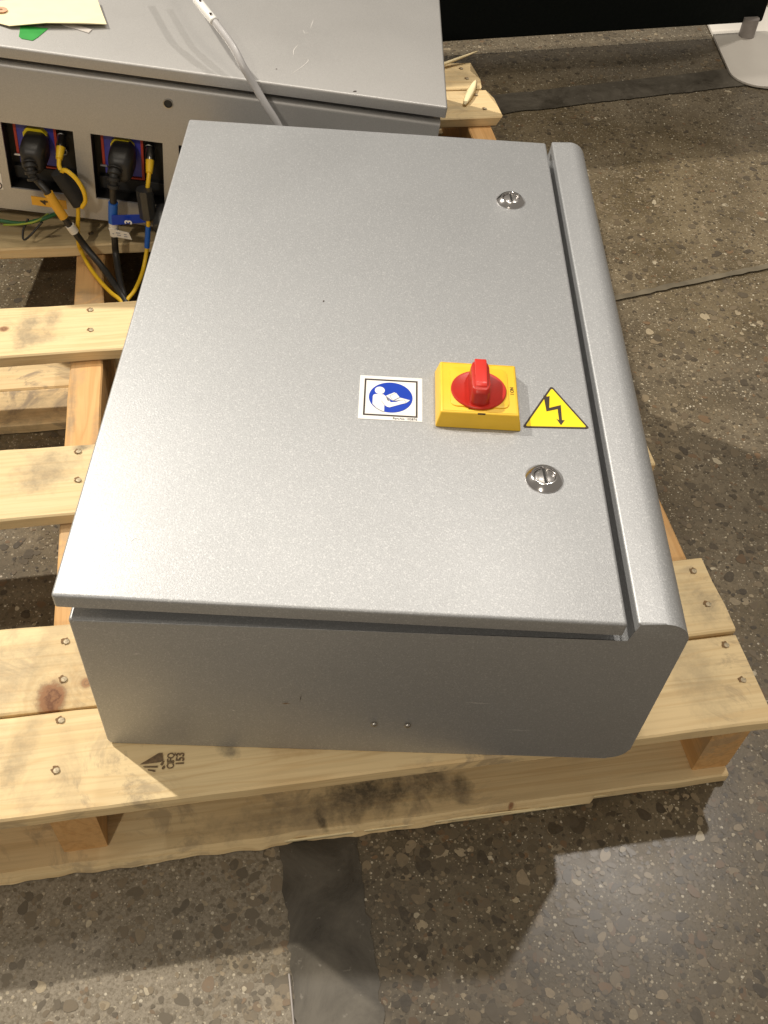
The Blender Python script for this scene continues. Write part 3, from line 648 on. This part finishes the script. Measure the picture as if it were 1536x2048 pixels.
# two rivets low on the front, and light scuffs
for x in (0.505, 0.567):
    o = from_bm('blind_rivet', bm_lathe([(0.0062, 0.0), (0.0055, 0.0022), (0.0028, 0.0034), (0.0, 0.0036)], n=16, close=False), STEEL, enc, smooth=True, loc=(x+EO[0], -0.0045+0.0085*x*0.76+EO[1]-0.001, 0.110)); o.rotation_euler = (math.radians(90), 0, 0)
scratch([(0.088, 0.118), (0.094, 0.126), (0.102, 0.122)], 0.0009, enc, DZ+0.0004)
scratch([(0.365, 0.772), (0.366, 0.778)], 0.0018, enc, DZ+0.0004, INK)
def front_scratch(x0, z0, x1, z1, w_=0.0008, mat=SCRATCH):
    bm = bmesh.new(); d = Vector((x1-x0, z1-z0)); n_ = Vector((-d.y, d.x)).normalized()*w_
    def yy(x, z): return (-0.006+0.011*x)*(1-z/ZT)-0.0006
    pts = [(x0, z0), ((x0+x1)/2+n_.x, (z0+z1)/2+n_.y), (x1, z1), ((x0+x1)/2-n_.x, (z0+z1)/2-n_.y)]
    bm.faces.new([bm.verts.new((x+EO[0], yy(x, z)+EO[1], z)) for x, z in pts])
    return from_bm('scratch', bm, mat, enc)
front_scratch(0.090, 0.318, 0.104, 0.320); front_scratch(0.245, 0.145, 0.252, 0.139); front_scratch(0.66, 0.200, 0.715, 0.199, 0.0005); front_scratch(0.745, 0.105, 0.80, 0.104, 0.0004); front_scratch(0.372, 0.208, 0.369, 0.180, 0.0006, INK)
front_scratch(0.335, 0.172, 0.352, 0.174, 0.0018, HOLE)

# ---------------------------------------------------------------- rear enclosure (tipped 5 degrees, left side propped)
H2 = 0.4818
rear = empty('electrical_enclosure', (0.5964, 1.6168, 0), (0, 0.0867, 0.0112))
tag(rear, 'second silver enclosure behind, tilted, with socket openings and cables in its front', 'electrical enclosure')
XW = -1.47; D2 = 1.05
opens = [(-1.171, -0.981), (-0.935, -0.742), (-0.699, -0.506)]; z0o, z1o = 0.070, 0.268
bm = bmesh.new(); xs = sorted({XW, -0.004, *[a for o_ in opens for a in o_]}); zs = [0.0, z0o, z1o, 0.420]
g = {}
def gv(x, y, z):
    k = (round(x, 5), round(y, 5), round(z, 5))
    if k not in g: g[k] = bm.verts.new(k)
    return g[k]
thk = 0.006
for i in range(len(xs)-1):
    for j in range(3):
        if j == 1 and any(abs(xs[i]-a) < 1e-6 for a, b in opens): continue
        bm.faces.new((gv(xs[i], 0, zs[j]), gv(xs[i+1], 0, zs[j]), gv(xs[i+1], 0, zs[j+1]), gv(xs[i], 0, zs[j+1])))
for a, b in opens:           # returns of each cut-out
    for p, q in (((a, z0o), (b, z0o)), ((b, z0o), (b, z1o)), ((b, z1o), (a, z1o)), ((a, z1o), (a, z0o))):
        bm.faces.new((gv(p[0], 0, p[1]), gv(p[0], thk, p[1]), gv(q[0], thk, q[1]), gv(q[0], 0, q[1])))
# rolled top edge, top deck, sides, back, bottom
xr_ = -0.004; steps = [(0.0, 0.420), (0.002, 0.426), (0.007, 0.4305), (0.014, 0.4320), (D2, 0.4320), (D2, 0.0)]
for x_set in (xs,):
    for i in range(len(xs)-1):
        for (ya, za), (yb, zb) in zip(steps, steps[1:]):
            bm.faces.new((gv(xs[i], ya, za), gv(xs[i+1], ya, za), gv(xs[i+1], yb, zb), gv(xs[i], yb, zb)))
for x in (XW, xr_):
    side = [gv(x, 0, 0), gv(x, 0, z0o), gv(x, 0, z1o)]+[gv(x, y, z) for y, z in steps]
    bm.faces.new(side)
bmesh.ops.recalc_face_normals(bm, faces=bm.faces)
from_bm('body', bm, SILVER2, rear, smooth=40)
bm = bm_box((XW-0.008, -0.010, 0.4520), (0.006, D2+0.02, H2)); bev(bm, 0.006, 4, lambda e: max(v.co.z for v in e.verts) > 0.47)
from_bm('lid', bm, SILVER2, rear, smooth=30)
bm = bmesh.new(); bm_box((XW+0.03, 0.032, 0.4315), (-0.03, 0.08, 0.4525), bm); bm_box((-0.055, 0.08, 0.4355), (-0.03, D2-0.05, 0.4525), bm); bm_box((XW+0.03, 0.08, 0.4355), (XW+0.055, D2-0.05, 0.4525), bm)
from_bm('light_block_gasket', bm, GASKET, rear)  # rim added to keep the gap under the lid dark
# foot under the raised left end
from_bm('mounting_foot', bev(bm_box((XW+0.02, 0.1, -0.125), (XW+0.10, 0.9, -0.001)), 0.004), GASKET, rear)
# round hole
hb = from_bm('gland_hole', bm_lathe([(0.0115, 0.0), (0.0108, 0.0015), (0.0085, 0.0018), (0.0080, 0.0008), (0.0, 0.0006)], n=24, close=False), GASKET, rear, smooth=30, loc=(-0.724, -0.0002, 0.383)); hb.rotation_euler = (math.radians(90), 0, 0)
hr = from_bm('hole_rim', bm_lathe([(0.0135, 0.0), (0.0130, 0.0016), (0.0112, 0.0020), (0.0108, 0.0)], n=28, close=False), STEEL, rear, smooth=40, loc=(-0.724, -0.0002, 0.383)); hr.rotation_euler = (math.radians(90), 0, 0)
# inside each opening
for k, (a, b) in enumerate(opens):
    bm = bmesh.new()
    q0, q1 = a-0.004, b+0.004; zz0, zz1 = z0o-0.004, z1o+0.004
    bx = [(q0, thk+0.001, zz0), (q1, thk+0.001, zz0), (q1, thk+0.001, zz1), (q0, thk+0.001, zz1)]; by = [(x, 0.058, z) for x, _, z in bx]
    va = [bm.verts.new(p) for p in bx]; vb = [bm.verts.new(p) for p in by]
    for i in range(4): bm.faces.new((va[i], va[(i+1) % 4], vb[(i+1) % 4], vb[i]))
    bm.faces.new(vb)
    box = from_bm('socket_recess', bm, DARKM, rear)
    if k == 2: continue
    x0 = a+0.022
    from_bm('socket_panel', bm_box((x0, 0.050, 0.125), (x0+0.103, 0.0575, 0.262)), BLUEP, box)
    for lo, hi in (((x0-0.006, 0.0475, 0.150), (x0+0.001, 0.0565, 0.262)), ((x0+0.102, 0.0475, 0.122), (x0+0.109, 0.0565, 0.262)), ((x0+0.070, 0.0475, 0.117), (x0+0.109, 0.0565, 0.1215))):
        from_bm('panel_outline', bm_box(lo, hi), REDP, box)
    y_ = bm_prism([(x0+0.022, 0.170), (x0+0.022, 0.226), (x0+0.034, 0.241), (x0+0.072, 0.241), (x0+0.086, 0.226), (x0+0.086, 0.170)], 0.034, 0.0495, axis='y')
    from_bm('socket_flange', y_, VINYL_Y, box)
    for zc in (0.219, 0.175):
        rg = from_bm('connector_ring', bm_lathe([(0.0125, 0), (0.0125, 0.010), (0.0105, 0.011), (0.0088, 0.009), (0.0088, 0.0)], n=24, close=False), STEEL, box, smooth=40, loc=(b-0.0455, 0.056, zc)); rg.rotation_euler = (math.radians(90), 0, 0)
    from_bm('module_mark', bm_box((x0-0.012, 0.040, 0.150), (x0+0.006, 0.044, 0.154)), VINYL_W if k == 0 else LINE, box)
    from_bm('module_case', bev(bm_box((a+0.004, 0.044, 0.078), (b-0.004, 0.057, 0.116)), 0.002), GASKET, box)
# third opening's content edge and the round gland standing at the panel foot
gl = from_bm('cable_gland', bm_lathe([(0.026, 0.0), (0.026, 0.018), (0.031, 0.020), (0.031, 0.046), (0.024, 0.058), (0.020, 0.075), (0.014, 0.078)], n=24), FERR, rear, smooth=35, loc=(-0.745, -0.001, 0.058)); gl.rotation_euler = (math.radians(100), 0, 0)
# edge sticker at the far left with a black ring on it
es_ = from_bm('ring_sticker', bm_box((-1.245, -0.0015, 0.062), (-1.193, -0.0003, 0.112)), VINYL_W, rear)
rg = from_bm('printed_ring', bm_lathe([(0.012, 0), (0.012, 0.0006), (0.0085, 0.0006), (0.0085, 0.0)], n=24, close=False), INK, es_, loc=(-1.206, -0.0015, 0.074)); rg.rotation_euler = (math.radians(90), 0, 0)
# lid scratches
def lid_scratch(pts, w_=0.0007): scratch(pts, w_, rear, H2+0.0005, SCR2, (0, 0))
lid_scratch([(-0.375, 0.335), (-0.370, 0.39)]); lid_scratch([(-0.395, 0.32), (-0.388, 0.30), (-0.378, 0.31)], 0.0010); lid_scratch([(-0.40, 0.235), (-0.412, 0.19), (-0.41, 0.16)], 0.0009); lid_scratch([(-0.395, 0.15), (-0.37, 0.145), (-0.385, 0.10), (-0.412, 0.05)], 0.0009)

scratch([(-0.452, 0.068), (-0.448, 0.070)], 0.0020, rear, H2+0.0005, INK, (0, 0)); scratch([(-0.245, 0.004), (-0.236, 0.010)], 0.003, rear, H2+0.0005, INK, (0, 0))

# ---------------------------------------------------------------- things that hang on the rear enclosure: built in its tilted frame
MR = Matrix.Translation((0.5964*U, 1.6168*U, 0)) @ Matrix.Rotation(0.0112, 4, 'Z') @ Matrix.Rotation(0.0867, 4, 'Y')
def rthing(name, p, label, cat, group=None):
    o = bpy.data.objects.new(name, None); put(o); o.empty_display_size = 0.03
    o.matrix_world = MR @ Matrix.Translation(Vector(p)*U)
    tag(o, label, cat, group); o['_o'] = 0; del o['_o']
    return o
def rel(pts, p): return [tuple(a-b for a, b in zip(q_, p)) for q_ in pts]

def power_cable(p, plug_c, relief, path, label, mark, flagmat, sleevemat, digit, inkm, sleeve_idx, flag, w_idx, group):
    root = rthing('power_cable', p, label, 'power cable', group)
    # plug: rounded octagonal body, tapering towards the viewer
    c = rel([plug_c], p)[0]; bm = bmesh.new(); rings = []
    for y, k, dz in ((0.040, 0.98, 0), (0.012, 1.0, -0.002), (-0.018, 0.97, -0.006), (-0.034, 0.86, -0.010), (-0.042, 0.62, -0.013)):
        pr_ = [(-0.034, -0.030), (-0.020, -0.046), (0.020, -0.046), (0.034, -0.030), (0.034, 0.022), (0.022, 0.038), (-0.022, 0.038), (-0.034, 0.022)]
        rings.append([bm.verts.new((c[0]+a*k, y-p[1], c[2]+b*k+dz)) for a, b in pr_])
    for a, b in zip(rings, rings[1:]):
        for j in range(8): bm.faces.new((a[j], a[(j+1) % 8], b[(j+1) % 8], b[j]))
    bm.faces.new(rings[-1]); bm.faces.new(rings[0][::-1]); bev(bm, 0.005, 2)
    from_bm('plug', bm, RUBBER, root, smooth=50)
    R_ = rel(relief, p)
    from_bm('strain_relief', bm_tube(R_, lambda t_: 0.0185-0.0055*t_+0.0030*(1 if math.sin(t_*22) > 0 else -1), 14, k=14), RUBBER, root, smooth=30)
    P_ = rel(path, p)
    cord = from_bm('cord', bm_tube(P_, 0.0098, 12), RUBBER, root, smooth=True)
    S_ = rel([path[i] for i in sleeve_idx], p)
    from_bm('colour_sleeve', bm_tube(S_, 0.0135, 14), sleevemat, root, smooth=40)
    from_bm('white_band', bm_tube(rel([path[i] if isinstance(i, int) else i for i in w_idx], p), 0.0128, 12), PAPERW, root, smooth=40)
    f = rel(flag, p); bm = bmesh.new()
    fr = [bm.verts.new(q_) for q_ in f]; bk = [bm.verts.new((x, y+0.002, z)) for x, y, z in f]
    bm.faces.new(fr); bm.faces.new(bk[::-1])
    for j in range(4): bm.faces.new((fr[j], fr[(j+1) % 4], bk[(j+1) % 4], bk[j]))
    fo = from_bm('number_flag', bm, flagmat, root)
    fx = f[0][0]*(1-mark)+f[1][0]*mark; fz = sum(q_[2] for q_ in f)/4; fy = f[0][1]-0.0012
    text('flag_digit', digit, 0.028, inkm, fo, (fx, fy, fz), 0, bold=0.03, matrix=Matrix.Rotation(math.radians(90), 4, 'X') @ Matrix.Rotation(math.radians(90), 4, 'Z'))
    return root
pw4 = [(-1.089, -0.058, 0.165), (-1.086, -0.06, 0.155), (-1.072, -0.06, 0.137), (-1.047, -0.072, 0.116), (-1.030, -0.072, 0.078), (-1.013, -0.07, 0.042), (-1.001, -0.066, 0.016), (-0.990, -0.062, -0.008), (-0.965, -0.055, -0.060), (-0.912, -0.098, -0.092), (-0.866, -0.166, -0.095), (-0.829, -0.221, -0.100), (-0.800, -0.265, -0.125), (-0.77, -0.30, -0.19)]
power_cable((-1.09, -0.03, 0.2), (-1.092, 0, 0.196), [(-1.096, -0.036, 0.182), (-1.092, -0.052, 0.168), (-1.085, -0.064, 0.142)], pw4,
            'black power cable with orange sleeve and flag numbered 4', 0.37, SLV_Y, SLV_Y, '4', INK, (3, 4, 5),
            [(-1.112, -0.022, 0.038), (-1.015, -0.022, 0.036), (-1.015, -0.022, 0.064), (-1.112, -0.022, 0.066)], (6, 7), 'numbered power cables')
pw3 = [(-0.868, -0.06, 0.178), (-0.870, -0.06, 0.166), (-0.873, -0.056, 0.135), (-0.876, -0.052, 0.098), (-0.879, -0.05, 0.068), (-0.881, -0.05, 0.032), (-0.880, -0.05, -0.010), (-0.880, -0.052, -0.030), (-0.878, -0.06, -0.075), (-0.853, -0.146, -0.092), (-0.829, -0.214, -0.102), (-0.805, -0.263, -0.14), (-0.78, -0.29, -0.20)]
r3 = power_cable((-0.86, -0.03, 0.2), (-0.856, 0, 0.202), [(-0.866, -0.036, 0.196), (-0.868, -0.054, 0.182), (-0.870, -0.066, 0.150)], pw3,
            'black power cable with blue sleeve and flag numbered 3', 0.52, VINYL_B, CORD_B, '3', VINYL_W, (3, 4, 5),
            [(-0.880, -0.068, 0.034), (-0.790, -0.044, 0.040), (-0.790, -0.044, 0.066), (-0.880, -0.068, 0.066)], (5, (-0.881, -0.05, 0.022), 6), 'numbered power cables')
p3 = (-0.86, -0.03, 0.2)
f = rel([(-0.893, -0.064, 0.020), (-0.836, -0.064, 0.012), (-0.828, -0.064, -0.010), (-0.885, -0.064, -0.006)], p3); bm = bmesh.new()
fr = [bm.verts.new(q_) for q_ in f]; bk = [bm.verts.new((x, y+0.002, z)) for x, y, z in f]
bm.faces.new(fr); bm.faces.new(bk[::-1])
for j in range(4): bm.faces.new((fr[j], fr[(j+1) % 4], bk[(j+1) % 4], bk[j]))
wl = from_bm('wire_label', bm, PAPERW, r3)
bl = bmesh.new()
for (x, z, w_) in ((-0.866, 0.008, 0.012), (-0.846, 0.006, 0.008), (-0.864, 0.001, 0.011), (-0.845, -0.001, 0.009), (-0.880, 0.004, 0.004)):
    bm_box((x-w_/2-p3[0], -0.0655-p3[1], z-0.0012-p3[2]), (x+w_/2-p3[0], -0.0648-p3[1], z+0.0012-p3[2]), bl)
from_bm('label_print', bl, LINE, wl)

def sensor_cable(p, conn, stub, ferr, loop, path, label, fm, fr_, sleeve=None):
    root = rthing('sensor_cable', p, label, 'sensor cable', 'yellow sensor cables')
    a, b = rel(conn, p)
    A_, B_ = Vector(a), Vector(b)
    from_bm('coupling_nut', bm_tube([A_, A_.lerp(B_, 0.5)], lambda t_: 0.0135 if (t_*3) % 1 < 0.6 else 0.0115, 14, k=6), STEEL, root, smooth=30)
    from_bm('connector_body', bm_tube([A_.lerp(B_, 0.42), B_], lambda t_: 0.0125-0.0035*t_, 14, k=6), CORD_Y, root, smooth=40)
    from_bm('cord', bm_tube(rel(stub, p), 0.0062, 10), CORD_Y, root, smooth=True)
    from_bm('cord', bm_tube(rel(path, p), 0.0060, 10), CORD_Y, root, smooth=True)
    if loop: from_bm('cord_loop', bm_tube(rel(loop, p), 0.0062, 10), CORD_Y, root, smooth=True)
    fa, fb = [Vector(v) for v in rel(ferr, p)]
    from_bm('ferrite_core', bm_tube([fa, fa.lerp(fb, 0.08), fa.lerp(fb, 0.5), fa.lerp(fb, 0.92), fb], lambda t_: fr_*(0.72 if t_ < 0.02 or t_ > 0.98 else 1.0), 8 if fm is FERR else 16, k=4), fm, root, smooth=25 if fm is FERR else 50)
    if sleeve: from_bm('blue_sleeve', bm_tube(rel(sleeve, p), 0.0078, 12), CORD_B, root, smooth=40)
    return root
sensor_cable((-1.02, 0, 0.21), [(-1.022, 0.042, 0.222), (-1.021, -0.020, 0.192)], [(-1.021, -0.018, 0.193), (-1.019, -0.034, 0.180), (-1.010, -0.046, 0.168)],
             [(-1.020, -0.046, 0.172), (-0.969, -0.046, 0.078)],
             [(-1.012, -0.050, 0.166), (-1.000, -0.062, 0.186), (-0.984, -0.072, 0.188), (-0.962, -0.078, 0.170), (-0.948, -0.078, 0.138), (-0.948, -0.072, 0.105), (-0.962, -0.064, 0.078)],
             [(-0.974, -0.05, 0.082), (-0.979, -0.045, 0.040), (-0.984, -0.042, 0.0), (-0.990, -0.035, -0.065), (-0.985, -0.030, -0.098), (-0.951, -0.085, -0.109), (-0.910, -0.147, -0.105), (-0.869, -0.198, -0.102), (-0.833, -0.234, -0.103), (-0.81, -0.27, -0.14), (-0.79, -0.29, -0.20)],
             'yellow sensor cable looped over a black foam ferrite in the left opening', FOAM, 0.0235)
sensor_cable((-0.78, 0, 0.21), [(-0.782, 0.042, 0.222), (-0.779, -0.016, 0.182)], [(-0.779, -0.014, 0.184), (-0.780, -0.026, 0.166), (-0.782, -0.034, 0.145)],
             [(-0.790, -0.042, 0.148), (-0.782, -0.046, 0.060)],
             None,
             [(-0.780, -0.048, 0.066), (-0.782, -0.048, 0.040), (-0.784, -0.050, 0.010), (-0.788, -0.055, -0.040), (-0.794, -0.08, -0.082), (-0.797, -0.125, -0.092), (-0.805, -0.189, -0.094), (-0.824, -0.238, -0.105), (-0.835, -0.27, -0.15)],
             'yellow sensor cable with glossy ferrite and blue band beside the tall grey enclosure edge', FERR, 0.0235,
             [(-0.7825, -0.049, 0.032), (-0.785, -0.051, 0.0), (-0.788, -0.055, -0.036)])
# earth wire sagging below the left end
p = (-1.15, -0.02, -0.03); root = rthing('earth_wire', p, 'thin green earth wires sagging under the tilted enclosure at the left', 'wire')
from_bm('green_strand', bm_tube(rel([(-1.30, -0.01, -0.03), (-1.215, -0.014, -0.034), (-1.150, -0.020, -0.030), (-1.095, -0.020, -0.010), (-1.040, 0.01, 0.006)], p), 0.0060, 8), GREENW, root, smooth=True)
from_bm('yellow_green_strand', bm_tube(rel([(-1.20, -0.03, -0.036), (-1.150, -0.034, -0.024), (-1.10, -0.028, -0.008), (-1.06, 0.03, 0.004)], p), 0.0028, 8), plain('yellow_green_insulation', (0.25, 0.32, 0.03), 0.4), root, smooth=True)
from_bm('dark_loop', bm_tube(rel([(-1.13, -0.02, -0.012), (-1.145, -0.035, -0.045), (-1.14, -0.055, -0.060), (-1.12, -0.05, -0.045), (-1.09, -0.02, -0.015)], p), 0.0032, 8), RUBBER, root, smooth=True)
# pale tube lying over the lid
p = (-0.55, 0.03, H2)
root = rthing('flexible_tube', p, 'pale grey plastic tube draped over the rear enclosure lid, with printed label', 'tube')
hp = [(-0.78, 0.37, H2+0.13), (-0.700, 0.187, H2+0.13), (-0.658, 0.119, H2+0.12), (-0.609, 0.053, H2+0.105), (-0.559, -0.007, 0.562), (-0.526, -0.045, 0.530), (-0.493, -0.058, 0.488), (-0.467, -0.070, 0.456), (-0.432, -0.080, 0.412), (-0.402, -0.090, 0.361), (-0.36, -0.10, 0.28)]
from_bm('tube', bm_tube(rel(hp, p), 0.0098, 14), HOSE, root, smooth=True)
lb = from_bm('tube_label', bm_tube(rel([(-0.664, 0.128, H2+0.1215), (-0.636, 0.088, H2+0.1135), (-0.610, 0.0545, H2+0.105)], p), 0.0118, 14), VINYL_W, root, smooth=True)
bl = bmesh.new()
for (x, y, z) in ((-0.661, 0.118, H2+0.1328), (-0.654, 0.108, H2+0.1308), (-0.622, 0.064, H2+0.1208)):
    x, y, z = x-p[0], y-p[1], z-p[2]; bm_box((x-0.003, y-0.003, z-0.001), (x+0.003, y+0.003, z+0.001), bl)
from_bm('label_print', bl, INK, lb)
# manila tag, tape pieces
zt = H2+0.006
p = (-1.05, 0.17, H2)
root = rthing('manila_tag', p, 'blank cream manila tag lying on the rear lid, corner top left', 'tag')
out = [(-0.906, 0.166), (-0.925, 0.215), (-0.957, 0.302), (-1.05, 0.277), (-1.190, 0.227), (-1.235, 0.20), (-1.215, 0.135), (-1.172, 0.098), (-1.136, 0.085), (-1.05, 0.117), (-0.97, 0.143)]
bm = bm_prism([(x-p[0], y-p[1]) for x, y in out], 0.004, 0.0055)
for v in bm.verts: v.co.z += 0.006*math.sin(v.co.x*14+1)+0.004
from_bm('card', bm, PAPER, root)
rg = from_bm('reinforcement_ring', bm_lathe([(0.0160, 0), (0.0160, 0.0010), (0.0045, 0.0010), (0.0045, 0.0)], n=28, close=False), PINK, root, loc=(-1.176-p[0], 0.162-p[1], 0.0105+0.0))
from_bm('tag_hole', bm_lathe([(0.0046, 0), (0.0046, 0.0006)], n=14), HOLE, root, loc=(-1.176-p[0], 0.162-p[1], 0.0107))
o = rthing('green_tape', (-1.08, 0.08, H2), 'scrap of green tape peeking from under the manila tag', 'tape')
from_bm('strip', bm_prism([(-0.035, 0.030), (-0.025, -0.030), (-0.016, -0.040), (0.012, -0.042), (0.020, -0.020), (0.034, 0.035)], 0.0004, 0.0014), GREEN, o)
o = rthing('clear_tape', (-0.96, 0.12, H2), 'curled translucent tape end below the manila tag', 'tape')
from_bm('strip', bm_prism([(-0.060, 0.026), (0.016, 0.000), (0.020, 0.022), (-0.04, 0.040)], 0.0004, 0.0022), CLEAR, o)

# ---------------------------------------------------------------- screen on its foot
scr = empty('display_screen', (2.217, 3.963, FZ))
tag(scr, 'black fabric screen standing on a white rounded foot plate, top right', 'screen')
def SL(x, y): return (x-2.217, y-3.963)
d = Vector((2.259-0.74, 3.986-3.571)).normalized(); nrm = Vector((-d.y, d.x))
a = Vector((-0.6, 3.571-(0.74+0.6)*d.y/d.x)); b = Vector((2.285, 3.993))
q4 = [a, b, b+nrm*0.06, a+nrm*0.06]
bm = bm_prism([SL(v.x, v.y) for v in q4], 0.070, 1.7); bev(bm, 0.012, 3)
from_bm('fabric_panel', bm, FABRIC, scr, smooth=40)
def rrect(x0, y0, x1, y1, r_): return arc(x1-r_, y1-r_, r_, 0, 90)+arc(x0+r_, y1-r_, r_, 90, 180)+arc(x0+r_, y0+r_, r_, 180, 270)+arc(x1-r_, y0+r_, r_, 270, 360)
bm = bm_prism([SL(*v) for v in rrect(2.055, 3.452, 2.405, 4.45, 0.13)], 0.006, 0.016); bev(bm, 0.002, 2)
from_bm('foot_plate', bm, ENAMEL, scr, smooth=40)
bm = bm_prism([SL(*v) for v in rrect(2.062, 3.460, 2.398, 4.44, 0.125)], 0.0005, 0.0055)
from_bm('foot_pad', bm, GASKET, scr)
from_bm('post', bm_lathe([(0.037, 0.0165), (0.037, 0.10)], n=24), POSTM, scr, smooth=30)

S.render.engine = 'CYCLES'
